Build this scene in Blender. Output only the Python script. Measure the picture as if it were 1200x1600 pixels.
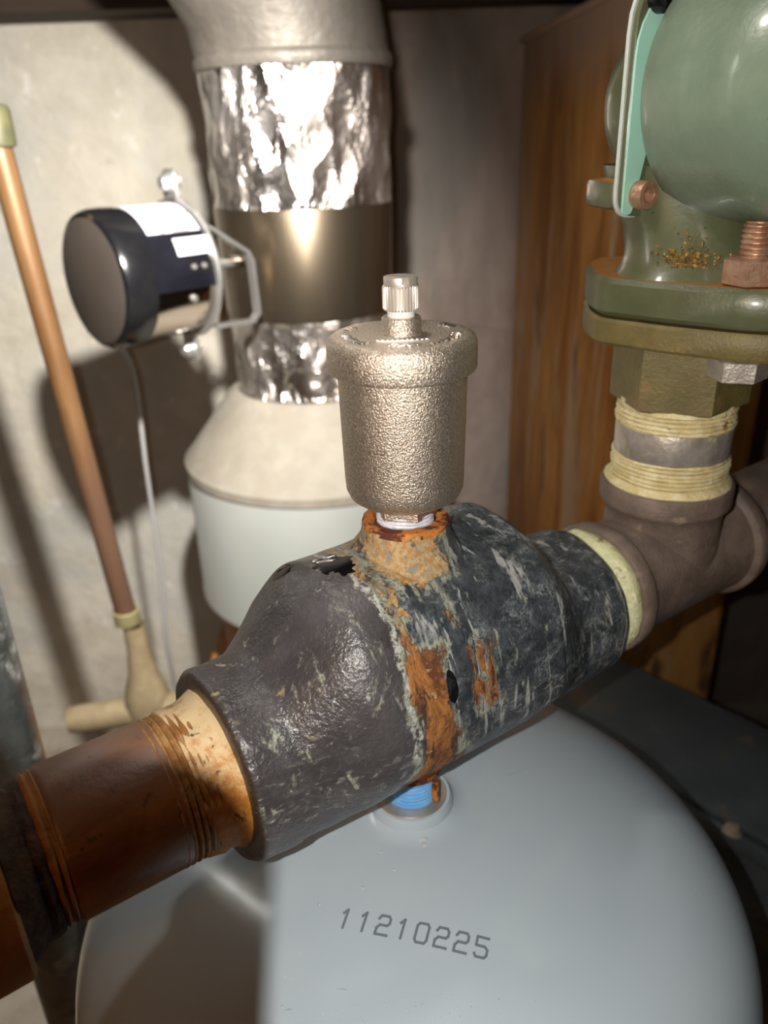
import bpy, bmesh, math, random
from math import sin, cos, pi, radians, hypot, atan2, sqrt
from mathutils import Vector, Matrix, Quaternion, noise
random.seed(7)
for o in list(bpy.data.objects): bpy.data.objects.remove(o)
SC = bpy.context.scene
COL = SC.collection
MM = 0.001
# ------------------------------------------------------------------ camera, world, lights
TH, RO = radians(25.0), radians(1.9)
F_ = Vector((0, cos(TH), -sin(TH)))
R0 = Vector((1, 0, 0)); U0 = Vector((0, sin(TH), cos(TH)))
R_ = R0*cos(RO) - U0*sin(RO); U_ = R0*sin(RO) + U0*cos(RO)
CAM = Vector((-7.364, -252.023, 187.558))
cd = bpy.data.cameras.new('camera'); cam = bpy.data.objects.new('camera', cd); COL.objects.link(cam)
cd.sensor_fit = 'VERTICAL'; cd.sensor_height = 36.0; cd.lens = 1250/1600*36
cd.clip_start = 0.005; cd.clip_end = 50
mw = Matrix((R_, U_, -F_)).transposed().to_4x4(); mw.translation = CAM*MM
cam.matrix_world = mw
cd.dof.use_dof = True; cd.dof.focus_distance = 0.268; cd.dof.aperture_fstop = 10.5
SC.camera = cam

W = bpy.data.worlds.new('world'); SC.world = W; W.use_nodes = True
bg = W.node_tree.nodes['Background']; bg.inputs[0].default_value = (1.0, 0.55, 0.24, 1); bg.inputs[1].default_value = 0.055

def spot(name, loc, target, energy, size, blend, rad, color):
    l = bpy.data.lights.new(name, 'SPOT'); l.energy = energy; l.spot_size = radians(size); l.spot_blend = blend
    l.shadow_soft_size = rad; l.color = color
    o = bpy.data.objects.new(name, l); COL.objects.link(o); o.location = Vector(loc)*MM
    o.rotation_euler = (Vector(target)-Vector(loc)).to_track_quat('-Z', 'Y').to_euler()
    return o
FLASH = CAM - R_*19 + U_*2 + F_*1
spot('phone_flash', FLASH, (0, 60, 10), 3.1, 150, 0.5, 0.0004, (1.0, 0.96, 0.90))
spot('torch_beam', (-40, 40, 345), (-620, 1000, -330), 70, 96, 1.0, 0.012, (1.0, 0.95, 0.88))
spot('torch_spill', (-40, 40, 345), (-40, 200, 0), 0.75, 170, 0.6, 0.012, (1.0, 0.93, 0.84))
def bulb(name, loc, energy, rad, color):
    l = bpy.data.lights.new(name, 'POINT'); l.energy = energy; l.shadow_soft_size = rad; l.color = color
    o = bpy.data.objects.new(name, l); COL.objects.link(o); o.location = Vector(loc)*MM
bulb('warm_bulb', (-520, -760, 350), 2.4, 0.04, (1.0, 0.38, 0.07))

SC.view_settings.view_transform = 'Standard'; SC.view_settings.look = 'None'
SC.view_settings.exposure = 0.18; SC.view_settings.gamma = 1.0; SC.view_settings.use_curve_mapping = False

# ------------------------------------------------------------------ material helpers
class Mat:
    def __init__(s, name, col=(.5, .5, .5), rough=.5, metal=0.0, coat=0.0, spec=None):
        s.m = bpy.data.materials.new(name); s.m.use_nodes = True
        s.nt = s.m.node_tree; s.b = s.nt.nodes['Principled BSDF']
        s.set('Base Color', col); s.set('Roughness', rough); s.set('Metallic', metal)
        if coat: s.set('Coat Weight', coat); s.set('Coat Roughness', .12)
        if spec is not None: s.set('Specular IOR Level', spec)
        s._tc = None
    def set(s, k, v):
        i = s.b.inputs[k]
        if hasattr(v, 'is_output'): s.nt.links.new(v, i)
        else: i.default_value = (*v, 1) if isinstance(v, tuple) and len(v) == 3 else v
    def node(s, t): return s.nt.nodes.new(t)
    def put(s, i, v):
        if hasattr(v, 'is_output'): s.nt.links.new(v, i)
        elif isinstance(v, tuple) and len(v) == 3 and i.type == 'RGBA': i.default_value = (*v, 1)
        else: i.default_value = v
    def co(s, sc=(1, 1, 1), rot=(0, 0, 0), off=(0, 0, 0)):
        if not s._tc: s._tc = s.node('ShaderNodeTexCoord')
        mp = s.node('ShaderNodeMapping'); s.nt.links.new(s._tc.outputs['Object'], mp.inputs[0])
        mp.inputs['Scale'].default_value = sc; mp.inputs['Rotation'].default_value = rot; mp.inputs['Location'].default_value = off
        return mp.outputs[0]
    def noise(s, v, scale, detail=4, rough=.6, dist=0.0):
        n = s.node('ShaderNodeTexNoise'); s.put(n.inputs['Vector'], v); n.inputs['Scale'].default_value = scale
        n.inputs['Detail'].default_value = detail; n.inputs['Roughness'].default_value = rough; n.inputs['Distortion'].default_value = dist
        return n.outputs['Fac']
    def vor(s, v, scale, feat='F1'):
        n = s.node('ShaderNodeTexVoronoi'); n.feature = feat; s.put(n.inputs['Vector'], v); n.inputs['Scale'].default_value = scale
        return n.outputs['Distance']
    def wave(s, v, scale, dist=0, direction='X'):
        n = s.node('ShaderNodeTexWave'); n.bands_direction = direction; s.put(n.inputs['Vector'], v); n.inputs['Scale'].default_value = scale; n.inputs['Distortion'].default_value = dist
        return n.outputs['Fac']
    def xyz(s, v):
        n = s.node('ShaderNodeSeparateXYZ'); s.put(n.inputs[0], v); return n.outputs
    def sm(s, v, a, b, lo=0.0, hi=1.0):
        n = s.node('ShaderNodeMapRange'); n.interpolation_type = 'SMOOTHSTEP'; s.put(n.inputs[0], v)
        n.inputs[1].default_value = a; n.inputs[2].default_value = b; n.inputs[3].default_value = lo; n.inputs[4].default_value = hi
        return n.outputs[0]
    def math(s, op, a, b=0.0):
        n = s.node('ShaderNodeMath'); n.operation = op; s.put(n.inputs[0], a); s.put(n.inputs[1], b); return n.outputs[0]
    def mul(s, *a):
        r = a[0]
        for x in a[1:]: r = s.math('MULTIPLY', r, x)
        return r
    def mx(s, a, b): return s.math('MAXIMUM', a, b)
    def mix(s, f, a, b):
        n = s.node('ShaderNodeMix'); n.data_type = 'RGBA'
        s.put(n.inputs[0], f); s.put(n.inputs[6], a); s.put(n.inputs[7], b); return n.outputs[2]
    def fmix(s, f, a, b):
        n = s.node('ShaderNodeMix'); s.put(n.inputs[0], f); s.put(n.inputs[2], a); s.put(n.inputs[3], b); return n.outputs[0]
    def bump(s, h, dist, strength=1.0, prev=None):
        n = s.node('ShaderNodeBump'); s.put(n.inputs['Height'], h); n.inputs['Distance'].default_value = dist; n.inputs['Strength'].default_value = strength
        if prev: s.nt.links.new(prev, n.inputs['Normal'])
        s.set('Normal', n.outputs[0]); return n.outputs[0]

def simple(name, c1, c2, rough=.5, metal=0.0, scale=40, bscale=None, bdist=0.0003, coat=0.0, lo=.35, hi=.7, stretch=(1, 1, 1), c3=None, s3=12, t3=(.55, .68), r3=None):
    m = Mat(name, c1, rough, metal, coat)
    v = m.co(stretch); f = m.sm(m.noise(v, scale, 6, .65), lo, hi); c = m.mix(f, c1, c2)
    if c3:
        g = m.sm(m.noise(m.co(stretch, off=(.37, .11, .73)), s3, 6, .7, .3), *t3); c = m.mix(g, c, c3)
        if r3 is not None: m.set('Roughness', m.fmix(g, rough, r3))
        if metal: m.set('Metallic', m.fmix(g, metal, 0.0))
    m.set('Base Color', c)
    if bscale: m.bump(m.noise(v, bscale, 4, .6), bdist)
    return m

# ---- hero casting
def make_cast():
    m = Mat('cast_iron', (.05, .05, .055), .42)
    P = m.co(); x, y, z = m.xyz(P)
    big = m.noise(P, 45, 6, .65, .4)
    base = m.mix(m.sm(big, .35, .7), (.048, .043, .044), (.084, .076, .079))
    xr = m.math('ADD', x, m.mul(m.math('SUBTRACT', m.noise(P, 38, 4, .6), .5), .035))
    right = m.sm(xr, -.030, -.022)                         # weathered, darker half
    base = m.mix(right, base, m.mix(m.sm(m.noise(P, 120, 6, .7), .4, .65), (.032, .038, .045), (.072, .083, .093)))
    # vertical run-off streaks
    sv = m.co((1, .35, .13)); st = m.noise(sv, 260, 5, .6, .3)
    fine = m.noise(P, 900, 3, .7)
    veil = m.mul(m.sm(m.noise(P, 70, 7, .75, .8), .46, .64), m.sm(fine, .36, .60), right, .95)
    base = m.mix(m.mul(veil, .7), base, (.30, .325, .33))
    line = m.mul(m.sm(st, .57, .63), right, m.sm(m.noise(P, 45, 3), .38, .52))
    base = m.mix(m.mul(line, .75), base, (.46, .47, .44))
    # scuffed bare patches along lower edge and ends
    dv = m.co((.35, 1, 1), rot=(0, radians(35), 0)); sc = m.sm(m.noise(dv, 380, 7, .75, .9), .54, .64)
    low = m.mx(m.sm(z, .022, .000), m.mx(m.mul(m.sm(x, -.060, -.072), m.sm(z, .03, .0)), m.mul(m.sm(x, .05, .06), .6)))
    scuff = m.mul(sc, low, m.sm(m.noise(P, 60, 4), .36, .50))
    base = m.mix(m.mul(scuff, .75), base, (.50, .48, .44))
    tan = m.mul(m.sm(m.noise(dv, 220, 4, .7, .5), .62, .70), m.sm(x, -.052, -.066), m.sm(z, -.005, .012))
    base = m.mix(m.mul(tan, .7), base, (.42, .31, .16))
    # rust
    n1 = m.noise(m.co((1, .7, .38)), 120, 9, .74, 1.1); n2 = m.noise(P, 480, 5, .75); n3 = m.noise(m.co((1, 1, .3), off=(.2, .4, .1)), 210, 6, .75, .6)
    xr = m.math('ADD', x, m.mul(m.math('SUBTRACT', m.noise(P, 55, 5, .65), .5), .022))
    def bell(v, c, w): return m.sm(m.math('ABSOLUTE', m.math('SUBTRACT', v, c)), w, w*.2)
    b1 = m.mul(bell(xr, -.0205, .0118), m.sm(z, .044, .036))
    b2 = m.mul(bell(xr, .0030, .0105), m.mul(m.sm(z, .040, .032), m.sm(z, .004, .016)), m.sm(n3, .40, .54), .98)
    b3 = m.mul(bell(xr, -.020, .020), m.sm(z, .010, -.012))
    b4 = m.mul(m.sm(z, .050, .0565), bell(xr, -.006, .019))
    b5 = m.mul(bell(xr, -.0225, .0045), m.sm(z, .030, .045), .75)
    b6 = m.mul(bell(xr, -.006, .004), m.sm(z, .034, .045), .55)
    rm = m.mx(m.mx(b1, b2), m.mx(m.mx(b3, b4), m.mx(b5, b6)))
    wob = m.math('ADD', m.mul(m.math('SUBTRACT', n1, .5), 1.9), m.mul(m.math('SUBTRACT', n2, .5), .7))
    rust = m.sm(m.math('ADD', rm, wob), .46, .66)
    rc = m.mix(m.sm(n1, .40, .60), (.13, .042, .014), (.42, .17, .036))
    rc = m.mix(m.sm(n3, .53, .60), rc, (.060, .026, .015))
    rc = m.mix(m.sm(m.noise(P, 260, 6, .75), .60, .66), rc, (.55, .36, .16))
    top = m.mix(m.sm(n2, .40, .60), (.44, .23, .06), (.52, .42, .24)); top = m.mix(m.sm(n3, .50, .62), top, (.30, .28, .22)); top = m.mix(m.sm(m.noise(P, 110, 6, .7), .57, .64), top, (.055, .05, .045))
    rc = m.mix(m.mul(m.sm(z, .043, .049), .85), rc, top)
    base = m.mix(rust, base, rc)
    halo = m.mul(m.sm(m.math('ADD', rm, wob), .12, .36), m.sm(st, .44, .54), .7)
    base = m.mix(m.mul(halo, m.math('SUBTRACT', 1.0, rust)), base, (.42, .44, .33))
    vein = m.mul(m.sm(m.math('ABSOLUTE', m.math('SUBTRACT', m.math('ADD', x, m.mul(m.math('SUBTRACT', m.noise(P, 90, 4, .6), .5), .012)), -.0285)), .0016, .0004), m.sm(n2, .40, .56), m.sm(z, -.03, .01))
    base = m.mix(m.mul(vein, .85), base, (.55, .56, .50))
    # wet patch and drip hole
    def spotm(cx, cz, rx, rz, amp=.5):
        dx = m.math('DIVIDE', m.math('SUBTRACT', x, cx), rx); dz = m.math('DIVIDE', m.math('SUBTRACT', z, cz), rz)
        r = m.math('ADD', m.mul(dx, dx), m.mul(dz, dz)); r = m.math('ADD', r, m.mul(m.math('SUBTRACT', m.noise(P, 190, 2), .5), amp*4))
        return m.sm(r, 1.15, .95)
    def wspot(cx, cy, rx, ry):
        dx = m.math('DIVIDE', m.math('SUBTRACT', x, cx), rx); dy = m.math('DIVIDE', m.math('SUBTRACT', y, cy), ry)
        r = m.math('ADD', m.mul(dx, dx), m.mul(dy, dy)); r = m.math('ADD', r, m.mul(m.math('SUBTRACT', m.noise(P, 260, 2), .5), 3.0))
        return m.sm(r, 1.1, .95)
    front = m.sm(y, .012, .004)
    wet = m.mul(m.mx(wspot(-.0290, .0015, .0066, .0075), wspot(-.0415, .0152, .0028, .0040)), m.sm(z, .04, .045))
    hole = m.mul(spotm(-.0118, .0243, .0020, .0055, .25), front)
    base = m.mix(m.mx(wet, hole), base, (.006, .006, .007))
    face = m.sm(x, -.0795, -.0805)
    base = m.mix(face, base, (.045, .032, .022))
    m.set('Base Color', base)
    m.set('Roughness', m.fmix(wet, m.fmix(m.mx(rust, veil), m.fmix(big, .24, .42), .72), .05))
    m.set('Specular IOR Level', m.fmix(wet, .6, .12))
    h = m.math('ADD', m.mul(m.noise(P, 620, 3, .55), .50), m.mul(m.noise(P, 170, 4, .6), m.fmix(right, .35, 1.1)))
    h = m.math('ADD', h, m.mul(rust, n1, 1.2)); h = m.math('ADD', h, m.mul(scuff, .5)); h = m.math('SUBTRACT', h, m.mul(hole, 1.5))
    m.bump(m.fmix(wet, h, .8), .0014, .7)
    return m.m
CAST = make_cast()

def make_nickel():
    m = Mat('brushed_nickel', (.66, .58, .46), .36, 0.92)
    P = m.co(); f = m.noise(P, 1500, 3, .7)
    c = m.mix(m.sm(f, .35, .65), (.50, .415, .33), (.80, .69, .57))
    v = m.co((.5, .5, 1.6)); pit = m.mul(m.sm(m.noise(v, 420, 3, .75, 1.2), .63, .67), m.sm(m.noise(P, 70, 2), .46, .58))
    z = m.xyz(P)[2]; pit = m.mul(pit, m.sm(z, .046, .040), m.sm(z, .012, .018))
    c = m.mix(m.mul(pit, .9), c, (.05, .04, .03)); m.set('Base Color', c)
    m.set('Roughness', m.fmix(f, .34, .52))
    m.bump(m.math('SUBTRACT', m.noise(P, 1700, 2, .6), m.mul(pit, .8)), .0007, .60)
    return m.m
NICKEL = make_nickel()
KNURL = Mat('knob_nickel', (.74, .68, .60), .40, .7).m
BLACKP = simple('black_plastic', (.005, .005, .006), (.008, .008, .008), .18).m
GREYP = simple('grey_plastic_face', (0.034, 0.028, 0.023), (0.041, 0.034, 0.029), .5, scale=15).m
NAVY = simple('black_label', (.004, .004, .006), (.006, .006, .009), .25).m
WHITEP = Mat('white_nylon', (.8, .79, .76), .4).m
TEFLON = simple('teflon_tape', (.75, .76, .8), (.5, .52, .62), .45, scale=300, bscale=500).m
EMBOSS = Mat('raised_marks', (.85, .83, .78), .3, 1.0).m

def make_nipple():
    m = Mat('brown_pipe', (.1, .05, .03), .45)
    P = m.co(); n = m.noise(m.co((.35, 1, 1)), 70, 7, .7, .4)
    c = m.mix(m.sm(n, .35, .68), (.150, .054, .012), (.270, .108, .030))
    z = m.xyz(P)[2]; c = m.mix(m.mul(m.sm(z, .012, .024), .5), c, (.16, .105, .085))
    c = m.mix(m.mul(m.sm(m.noise(P, 160, 5, .7), .60, .66), .7), c, (.19, .085, .03))
    c = m.mix(m.mul(m.sm(m.noise(P, 90, 4, .7), .62, .7), .8), c, (.025, .014, .01))
    m.set('Base Color', c); m.set('Roughness', m.fmix(n, .30, .55)); m.bump(m.noise(P, 500, 4, .6), .0004, .35)
    return m.m
BROWN = make_nipple()
def make_ochre():
    m = Mat('ochre_sealant', (.5, .3, .08), .6)
    P = m.co(); z = m.xyz(P)[2]; n = m.noise(P, 240, 6, .7)
    c = m.mix(m.sm(n, .35, .68), (.40, .15, .018), (.56, .27, .05))
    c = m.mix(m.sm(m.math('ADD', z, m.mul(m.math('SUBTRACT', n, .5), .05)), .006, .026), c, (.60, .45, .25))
    c = m.mix(m.sm(m.noise(P, 150, 5, .75, .5), .60, .68), c, (.09, .045, .015))
    m.set('Base Color', c); m.bump(n, .0008, .6); return m.m
OCHRE = make_ochre()
THREAD = simple('rusty_thread', (.24, .10, .025), (.42, .25, .10), .5, scale=180, bscale=600, c3=(.07, .03, .015), s3=120).m
DARKTH = simple('dark_thread', (.018, .010, .005), (.060, .030, .012), .55, scale=120, bscale=400, bdist=.0006).m
CRUST = simple('dark_brown_crust', (.030, .014, .006), (.085, .038, .014), .85, scale=130, bscale=260, bdist=.0015).m
RUSTF = simple('rusty_fitting', (0.256, 0.101, 0.022), (0.416, 0.178, 0.042), .6, scale=60, bscale=300, bdist=.0006, c3=(0.080, 0.031, 0.014), s3=40).m
PASTE = simple('cream_paste', (0.650, 0.537, 0.250), (0.825, 0.750, 0.475), .55, scale=160, bscale=420, bdist=.0012, c3=(0.375, 0.213, 0.062), s3=90, t3=(.58, .70)).m
PALEPASTE = simple('pale_green_paste', (0.625, 0.613, 0.324), (0.775, 0.750, 0.480), .5, scale=140, bscale=350, bdist=.0012, c3=(.24, .165, .065), s3=90, t3=(.54, .66)).m
TEEM = simple('dusty_black_iron', (0.143, 0.105, 0.084), (0.238, 0.178, 0.143), .55, scale=55, bscale=700, bdist=.0005, c3=(0.326, 0.264, 0.166), s3=60, t3=(.60, .72)).m
STEELN = simple('smeared_steel', (.42, .38, .33), (.62, .57, .50), .38, .55, scale=130, bscale=300, c3=(.55, .46, .24), s3=90).m
OLIVE = simple('olive_paint', (0.135, 0.107, 0.033), (0.186, 0.147, 0.049), .5, scale=70, bscale=600, bdist=.0004, c3=(0.257, 0.152, 0.055), s3=45, t3=(.55, .7)).m
def make_green(name, a, b, dust, coat=.3):
    m = Mat(name, a, .38, 0, coat); P = m.co(); n = m.noise(P, 50, 6, .65)
    c = m.mix(m.sm(n, .35, .7), a, b)
    g = m.node('ShaderNodeNewGeometry'); up = m.xyz(g.outputs['Normal'])[2]
    if dust: c = m.mix(m.mul(m.sm(up, .75, .95), m.sm(m.noise(P, 120, 5), .2, .5)), c, dust)
    c = m.mix(m.sm(m.noise(P, 260, 3, .6), .72, .76), c, (.02, .025, .02))
    m.set('Base Color', c); m.bump(m.noise(P, 420, 3), .0004, .4); return m.m
GREEN = make_green('dark_green_enamel', (0.087, 0.096, 0.047), (0.116, 0.126, 0.065), (0.491, 0.218, 0.058))
MOTORG = make_green('motor_green_enamel', (0.161, 0.218, 0.155), (0.197, 0.253, 0.183), None, .45)
LITMINT = simple('mint_lit_paint', (.36, .66, .54), (.42, .72, .60), .35, scale=20).m  # pump green as the torch brightens it, put into the colour
GASKET = Mat('grey_gasket', (.55, .6, .55), .5).m
GLITTER = simple('rust_scale', (.26, .15, .035), (.62, .42, .13), .3, .6, scale=500, bscale=500, bdist=.002).m
BOLTM = simple('rusty_bolt', (0.357, 0.187, 0.111), (0.510, 0.340, 0.230), .42, .5, scale=150, bscale=500, c3=(0.187, 0.076, 0.034), s3=120).m
BOLTG = simple('grey_bolt', (.42, .38, .33), (.62, .56, .48), .38, .6, scale=120, bscale=500, c3=(.35, .2, .09), s3=90, t3=(.6, .72)).m

def make_foil():
    m = Mat('crinkled_foil', (.80, .77, .74), .3, 1.0)
    P = m.co((1, 1, .6)); a = m.noise(P, 34, 4, .6, .8); b = m.vor(P, 46)
    m.set('Base Color', m.mix(m.sm(m.noise(P, 9, 3), .4, .65), (.66, .63, .60), (.52, .46, .42)))
    m.set('Roughness', m.fmix(m.sm(m.noise(P, 15, 2), .35, .65), .26, .50))
    m.bump(m.math('ADD', m.mul(a, 1.0), m.mul(b, 1.0)), .012, .8); return m.m
FOIL = make_foil()
DUCT = simple('dusty_galvanised', (0.143, 0.128, 0.109), (0.172, 0.156, 0.135), .55, .45, scale=14, bscale=60, bdist=.002, c3=(0.128, 0.111, 0.094), s3=9, t3=(.45, .65), r3=.6).m
BAND = simple('dark_brushed_band', (0.154, 0.122, 0.084), (0.187, 0.151, 0.106), .30, .92, scale=30, stretch=(1, 1, .1)).m
def make_concpaint():
    m = Mat('dusty_cone', (.6, .57, .5), .75); P = m.co(); n = m.noise(P, 22, 7, .7)
    c = m.mix(m.sm(n, .35, .7), (.17, .15, .12), (.215, .20, .165)); c = m.mix(m.sm(m.noise(P, 70, 5, .7), .60, .70), c, (.20, .15, .10))
    m.set('Base Color', c); return m.m
CONE = make_concpaint()
DRUM = simple('white_enamel', (0.208, 0.219, 0.204), (0.229, 0.240, 0.225), .32, scale=8, coat=.2).m
ZINC = simple('zinc_plate', (0.495, 0.488, 0.473), (0.585, 0.578, 0.562), .30, .85, scale=40).m
CHROME = simple('polished_steel', (.55, .50, .45), (.62, .57, .52), .12, 1.0, scale=8).m
GALV = simple('galvanised_pipe', (0.264, 0.288, 0.288), (0.432, 0.456, 0.444), .34, .8, scale=35, bscale=90, bdist=.001, c3=(0.840, 0.840, 0.792), s3=40, t3=(.54, .80), r3=.5).m
def make_rod():
    m = Mat('tarnished_copper', (.4, .22, .09), .42, .3); P = m.co(); z = m.xyz(P)[2]
    n = m.noise(m.co((1, 1, .2)), 30, 5, .7)
    c = m.mix(m.sm(n, .35, .65), (.10, .047, .017), (.145, .078, .032)); c = m.mix(m.mul(m.sm(z, .82, .70), .7), c, (.10, .056, .040))
    m.set('Base Color', c); return m.m
ROD = make_rod()
VERD = simple('greenish_brass', (0.050, 0.050, 0.022), (0.080, 0.075, 0.035), .5, scale=60).m
BRASS = simple('dull_brass', (0.289, 0.254, 0.117), (0.346, 0.320, 0.176), .38, .5, scale=40).m
BEIGE = simple('tarnished_beige_brass', (0.189, 0.146, 0.084), (0.252, 0.204, 0.124), .5, scale=40).m
WIRE = Mat('grey_cable', (.25, .25, .25), .5).m
def make_tank():
    m = Mat('blue_grey_enamel', (.40, .46, .49), .18, 0, .6)
    P = m.co(); c = m.mix(m.sm(m.noise(P, 9, 3), .35, .7), (.47, .56, .625), (.51, .595, .655))
    sp = m.mul(m.sm(m.vor(P, 260), .12, .07), m.sm(m.noise(P, 30, 3), .58, .68)); c = m.mix(m.mul(sp, .6), c, (.72, .76, .78))
    sc = m.mul(m.sm(m.noise(m.co((.3, 1, 1), rot=(0, 0, .6)), 160, 2, .5, .5),   .78, .80), .5); c = m.mix(sc, c, (.20, .24, .27))
    m.set('Base Color', c); m.bump(m.noise(P, 120, 2), .0003, .12); return m.m
TANK = make_tank()
INK = Mat('grey_ink', (.17, .20, .23), .5).m
BLUET = simple('blue_tape', (.14, .42, .85), (.24, .55, .92), .35, scale=120, bscale=350).m
WATER = Mat('water_drop', (.80, .84, .88), .03); WATER.set('Transmission Weight', 0.35); WATER.set('IOR', 1.33); WATER = WATER.m

def make_concrete():
    m = Mat('whitewashed_concrete', (.6, .56, .48), .9); P = m.co()
    n = m.noise(P, 5, 8, .68, .4); c = m.mix(m.sm(n, .35, .65), (.50, .46, .38), (.66, .62, .53))
    c = m.mix(m.mul(m.sm(m.noise(m.co(off=(3, 1, 2)), 3.2, 5, .6), .46, .62), .6), c, (.44, .46, .44))
    c = m.mix(m.mul(m.sm(m.noise(m.co(off=(1, 7, 2)), 14, 6, .7), .60, .70), .5), c, (.36, .30, .22))
    c = m.mix(m.mul(m.sm(m.noise(m.co(off=(5, 2, 2)), 18, 6, .7), .58, .66), .7), c, (.74, .73, .68))
    m.set('Base Color', c); m.bump(m.noise(P, 22, 7, .7), .012, .6); return m.m
CONCRETE = make_concrete()
def make_grime():
    m = Mat('grimy_back_wall', (.2, .17, .15), .9); P = m.co()
    n = m.noise(m.co((1, 1, .4)), 7, 7, .68, .5); c = m.mix(m.sm(n, .35, .65), (.23, .175, .145), (.36, .295, .26))
    z = m.xyz(P)[2]
    g = m.sm(m.noise(m.co((1, 1, .3), off=(2, 1, 5)), 8, 5, .6), .48, .62); c = m.mix(m.mul(g, .6), c, (.20, .20, .185))
    m.set('Base Color', c); m.bump(m.noise(P, 20, 6, .7), .010, .5); return m.m
GRIME = make_grime()
def make_rustpanel():
    m = Mat('rust_streaked_panel', (.3, .15, .05), .75); P = m.co(); z = m.xyz(P)[2]
    n = m.noise(m.co((1, 1, .16)), 16, 6, .68, .8); c = m.mix(m.sm(n, .36, .66), (.32, .125, .022), (.62, .31, .08))
    n2 = m.noise(m.co((1, 1, .22), off=(4, 2, 1)), 12, 5, .65, .8); c = m.mix(m.sm(n2, .52, .66), c, (.52, .36, .22))
    c = m.mix(m.sm(m.noise(m.co((1, 1, .3), off=(9, 2, 4)), 13, 5, .65, .6), .55, .68), c, (.15, .07, .028))
    c = m.mix(m.mul(m.sm(m.math('ADD', z, m.mul(n, .12)), 1.10, 1.19), .8), c, (.42, .31, .25))
    m.set('Base Color', c); m.bump(m.noise(m.co((1, 1, .4)), 40, 5, .7), .006, .5); return m.m
RUSTP = make_rustpanel()
TIMBER = simple('dark_timber', (.030, .019, .012), (.055, .034, .020), .85, scale=20, stretch=(.1, 1, 1), bscale=80, bdist=.003).m
FLOORM = simple('dusty_floor', (.34, .30, .24), (.46, .42, .35), .9, scale=7, bscale=40, bdist=.006, c3=(.2, .14, .09), s3=5).m
ROOM = simple('dim_room_wall', (.22, .17, .13), (.30, .24, .18), .9, scale=4).m
TUBM = simple('dark_blue_grey_plastic', (.055, .068, .075), (.08, .095, .10), .5, scale=12, c3=(.16, .12, .08), s3=16, t3=(.55, .7)).m
STONE = simple('beige_stone', (0.281, 0.227, 0.158), (0.349, 0.292, 0.220), .9, scale=20, bscale=60, bdist=.004).m
PHONE = simple('dark_glass', (.02, .02, .025), (.03, .03, .035), .2, coat=.3).m

# ------------------------------------------------------------------ geometry helpers (all in millimetres)
def root(name, label, cat, loc, group=None, rotz=0.0):
    o = bpy.data.objects.new(name, None); COL.objects.link(o); o.location = Vector(loc)*MM; o.rotation_euler = (0, 0, rotz)
    o.empty_display_size = .02; o['label'] = label; o['category'] = cat
    if group: o['group'] = group
    o['_m'] = [v for r in (Matrix.Translation(Vector(loc)) @ Matrix.Rotation(rotz, 4, 'Z')).inverted() for v in r]
    return o
def inv_of(p):
    a = list(p['_m']); return Matrix((a[0:4], a[4:8], a[8:12], a[12:16]))
def obj(name, vf, mat, parent=None, top=None, smooth=40, label=None, kind=None, loc=None):
    """vf in world millimetres; parent = root Empty; part2 parents carry the same _m. loc = own origin for a top-level mesh."""
    V, Fc = vf
    if parent is not None: M = inv_of(parent)
    else: M = Matrix.Translation(-Vector(loc or (0, 0, 0)))
    me = bpy.data.meshes.new(name); me.from_pydata([tuple((M @ Vector(v))*MM) for v in V], [], Fc); me.update()
    bm = bmesh.new(); bm.from_mesh(me); bmesh.ops.remove_doubles(bm, verts=bm.verts, dist=1e-7); bmesh.ops.recalc_face_normals(bm, faces=bm.faces); bm.to_mesh(me); bm.free()
    if smooth:
        me.polygons.foreach_set('use_smooth', [True]*len(me.polygons)); me.set_sharp_from_angle(angle=radians(smooth))
    me.materials.append(mat)
    o = bpy.data.objects.new(name, me); COL.objects.link(o)
    if parent is not None: o.parent = parent; o['_m'] = list(parent['_m'])
    else:
        o.location = Vector(loc or (0, 0, 0))*MM; o['_m'] = [v for r in M for v in r]
    if top: o['label'], o['category'] = top
    if label: o['label'] = label
    if kind: o['kind'] = kind
    return o
def frame(ax):
    a = Vector(ax).normalized(); h = Vector((0, 0, 1)) if abs(a.z) < .95 else Vector((1, 0, 0))
    u = h.cross(a).normalized(); v = a.cross(u); return u, v, a
def lathe(prof, loc=(0, 0, 0), ax=(0, 0, 1), seg=64, jit=None, a0=0, a1=2*pi):
    u, v, a = frame(ax); L = Vector(loc); V = []; Fc = []; closed = abs(a1-a0-2*pi) < 1e-6; n = seg if closed else seg+1
    for i, (r, h) in enumerate(prof):
        for k in range(n):
            t = a0+(a1-a0)*k/seg; rr = r + (jit(i, t, r, h) if jit else 0)
            V.append(L + a*h + (u*cos(t)+v*sin(t))*rr)
    for i in range(len(prof)-1):
        for k in range(seg):
            k2 = (k+1) % n; Fc.append((i*n+k, i*n+k2, (i+1)*n+k2, (i+1)*n+k))
    return V, Fc
def caps(prof): return [(0.001, prof[0][1])] + prof + [(0.001, prof[-1][1])]
def join(*parts):
    V = []; Fc = []
    for v, f in parts:
        o = len(V); V += list(v); Fc += [tuple(i+o for i in q) for q in f]
    return V, Fc
def prism(n, r, h0, h1, loc, ax, rot=0, bev=.8):
    return lathe(caps([(r-bev, h0), (r, h0+bev*.6), (r, h1-bev*.6), (r-bev, h1)]), loc, ax, n, a0=rot, a1=rot+2*pi)
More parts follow.
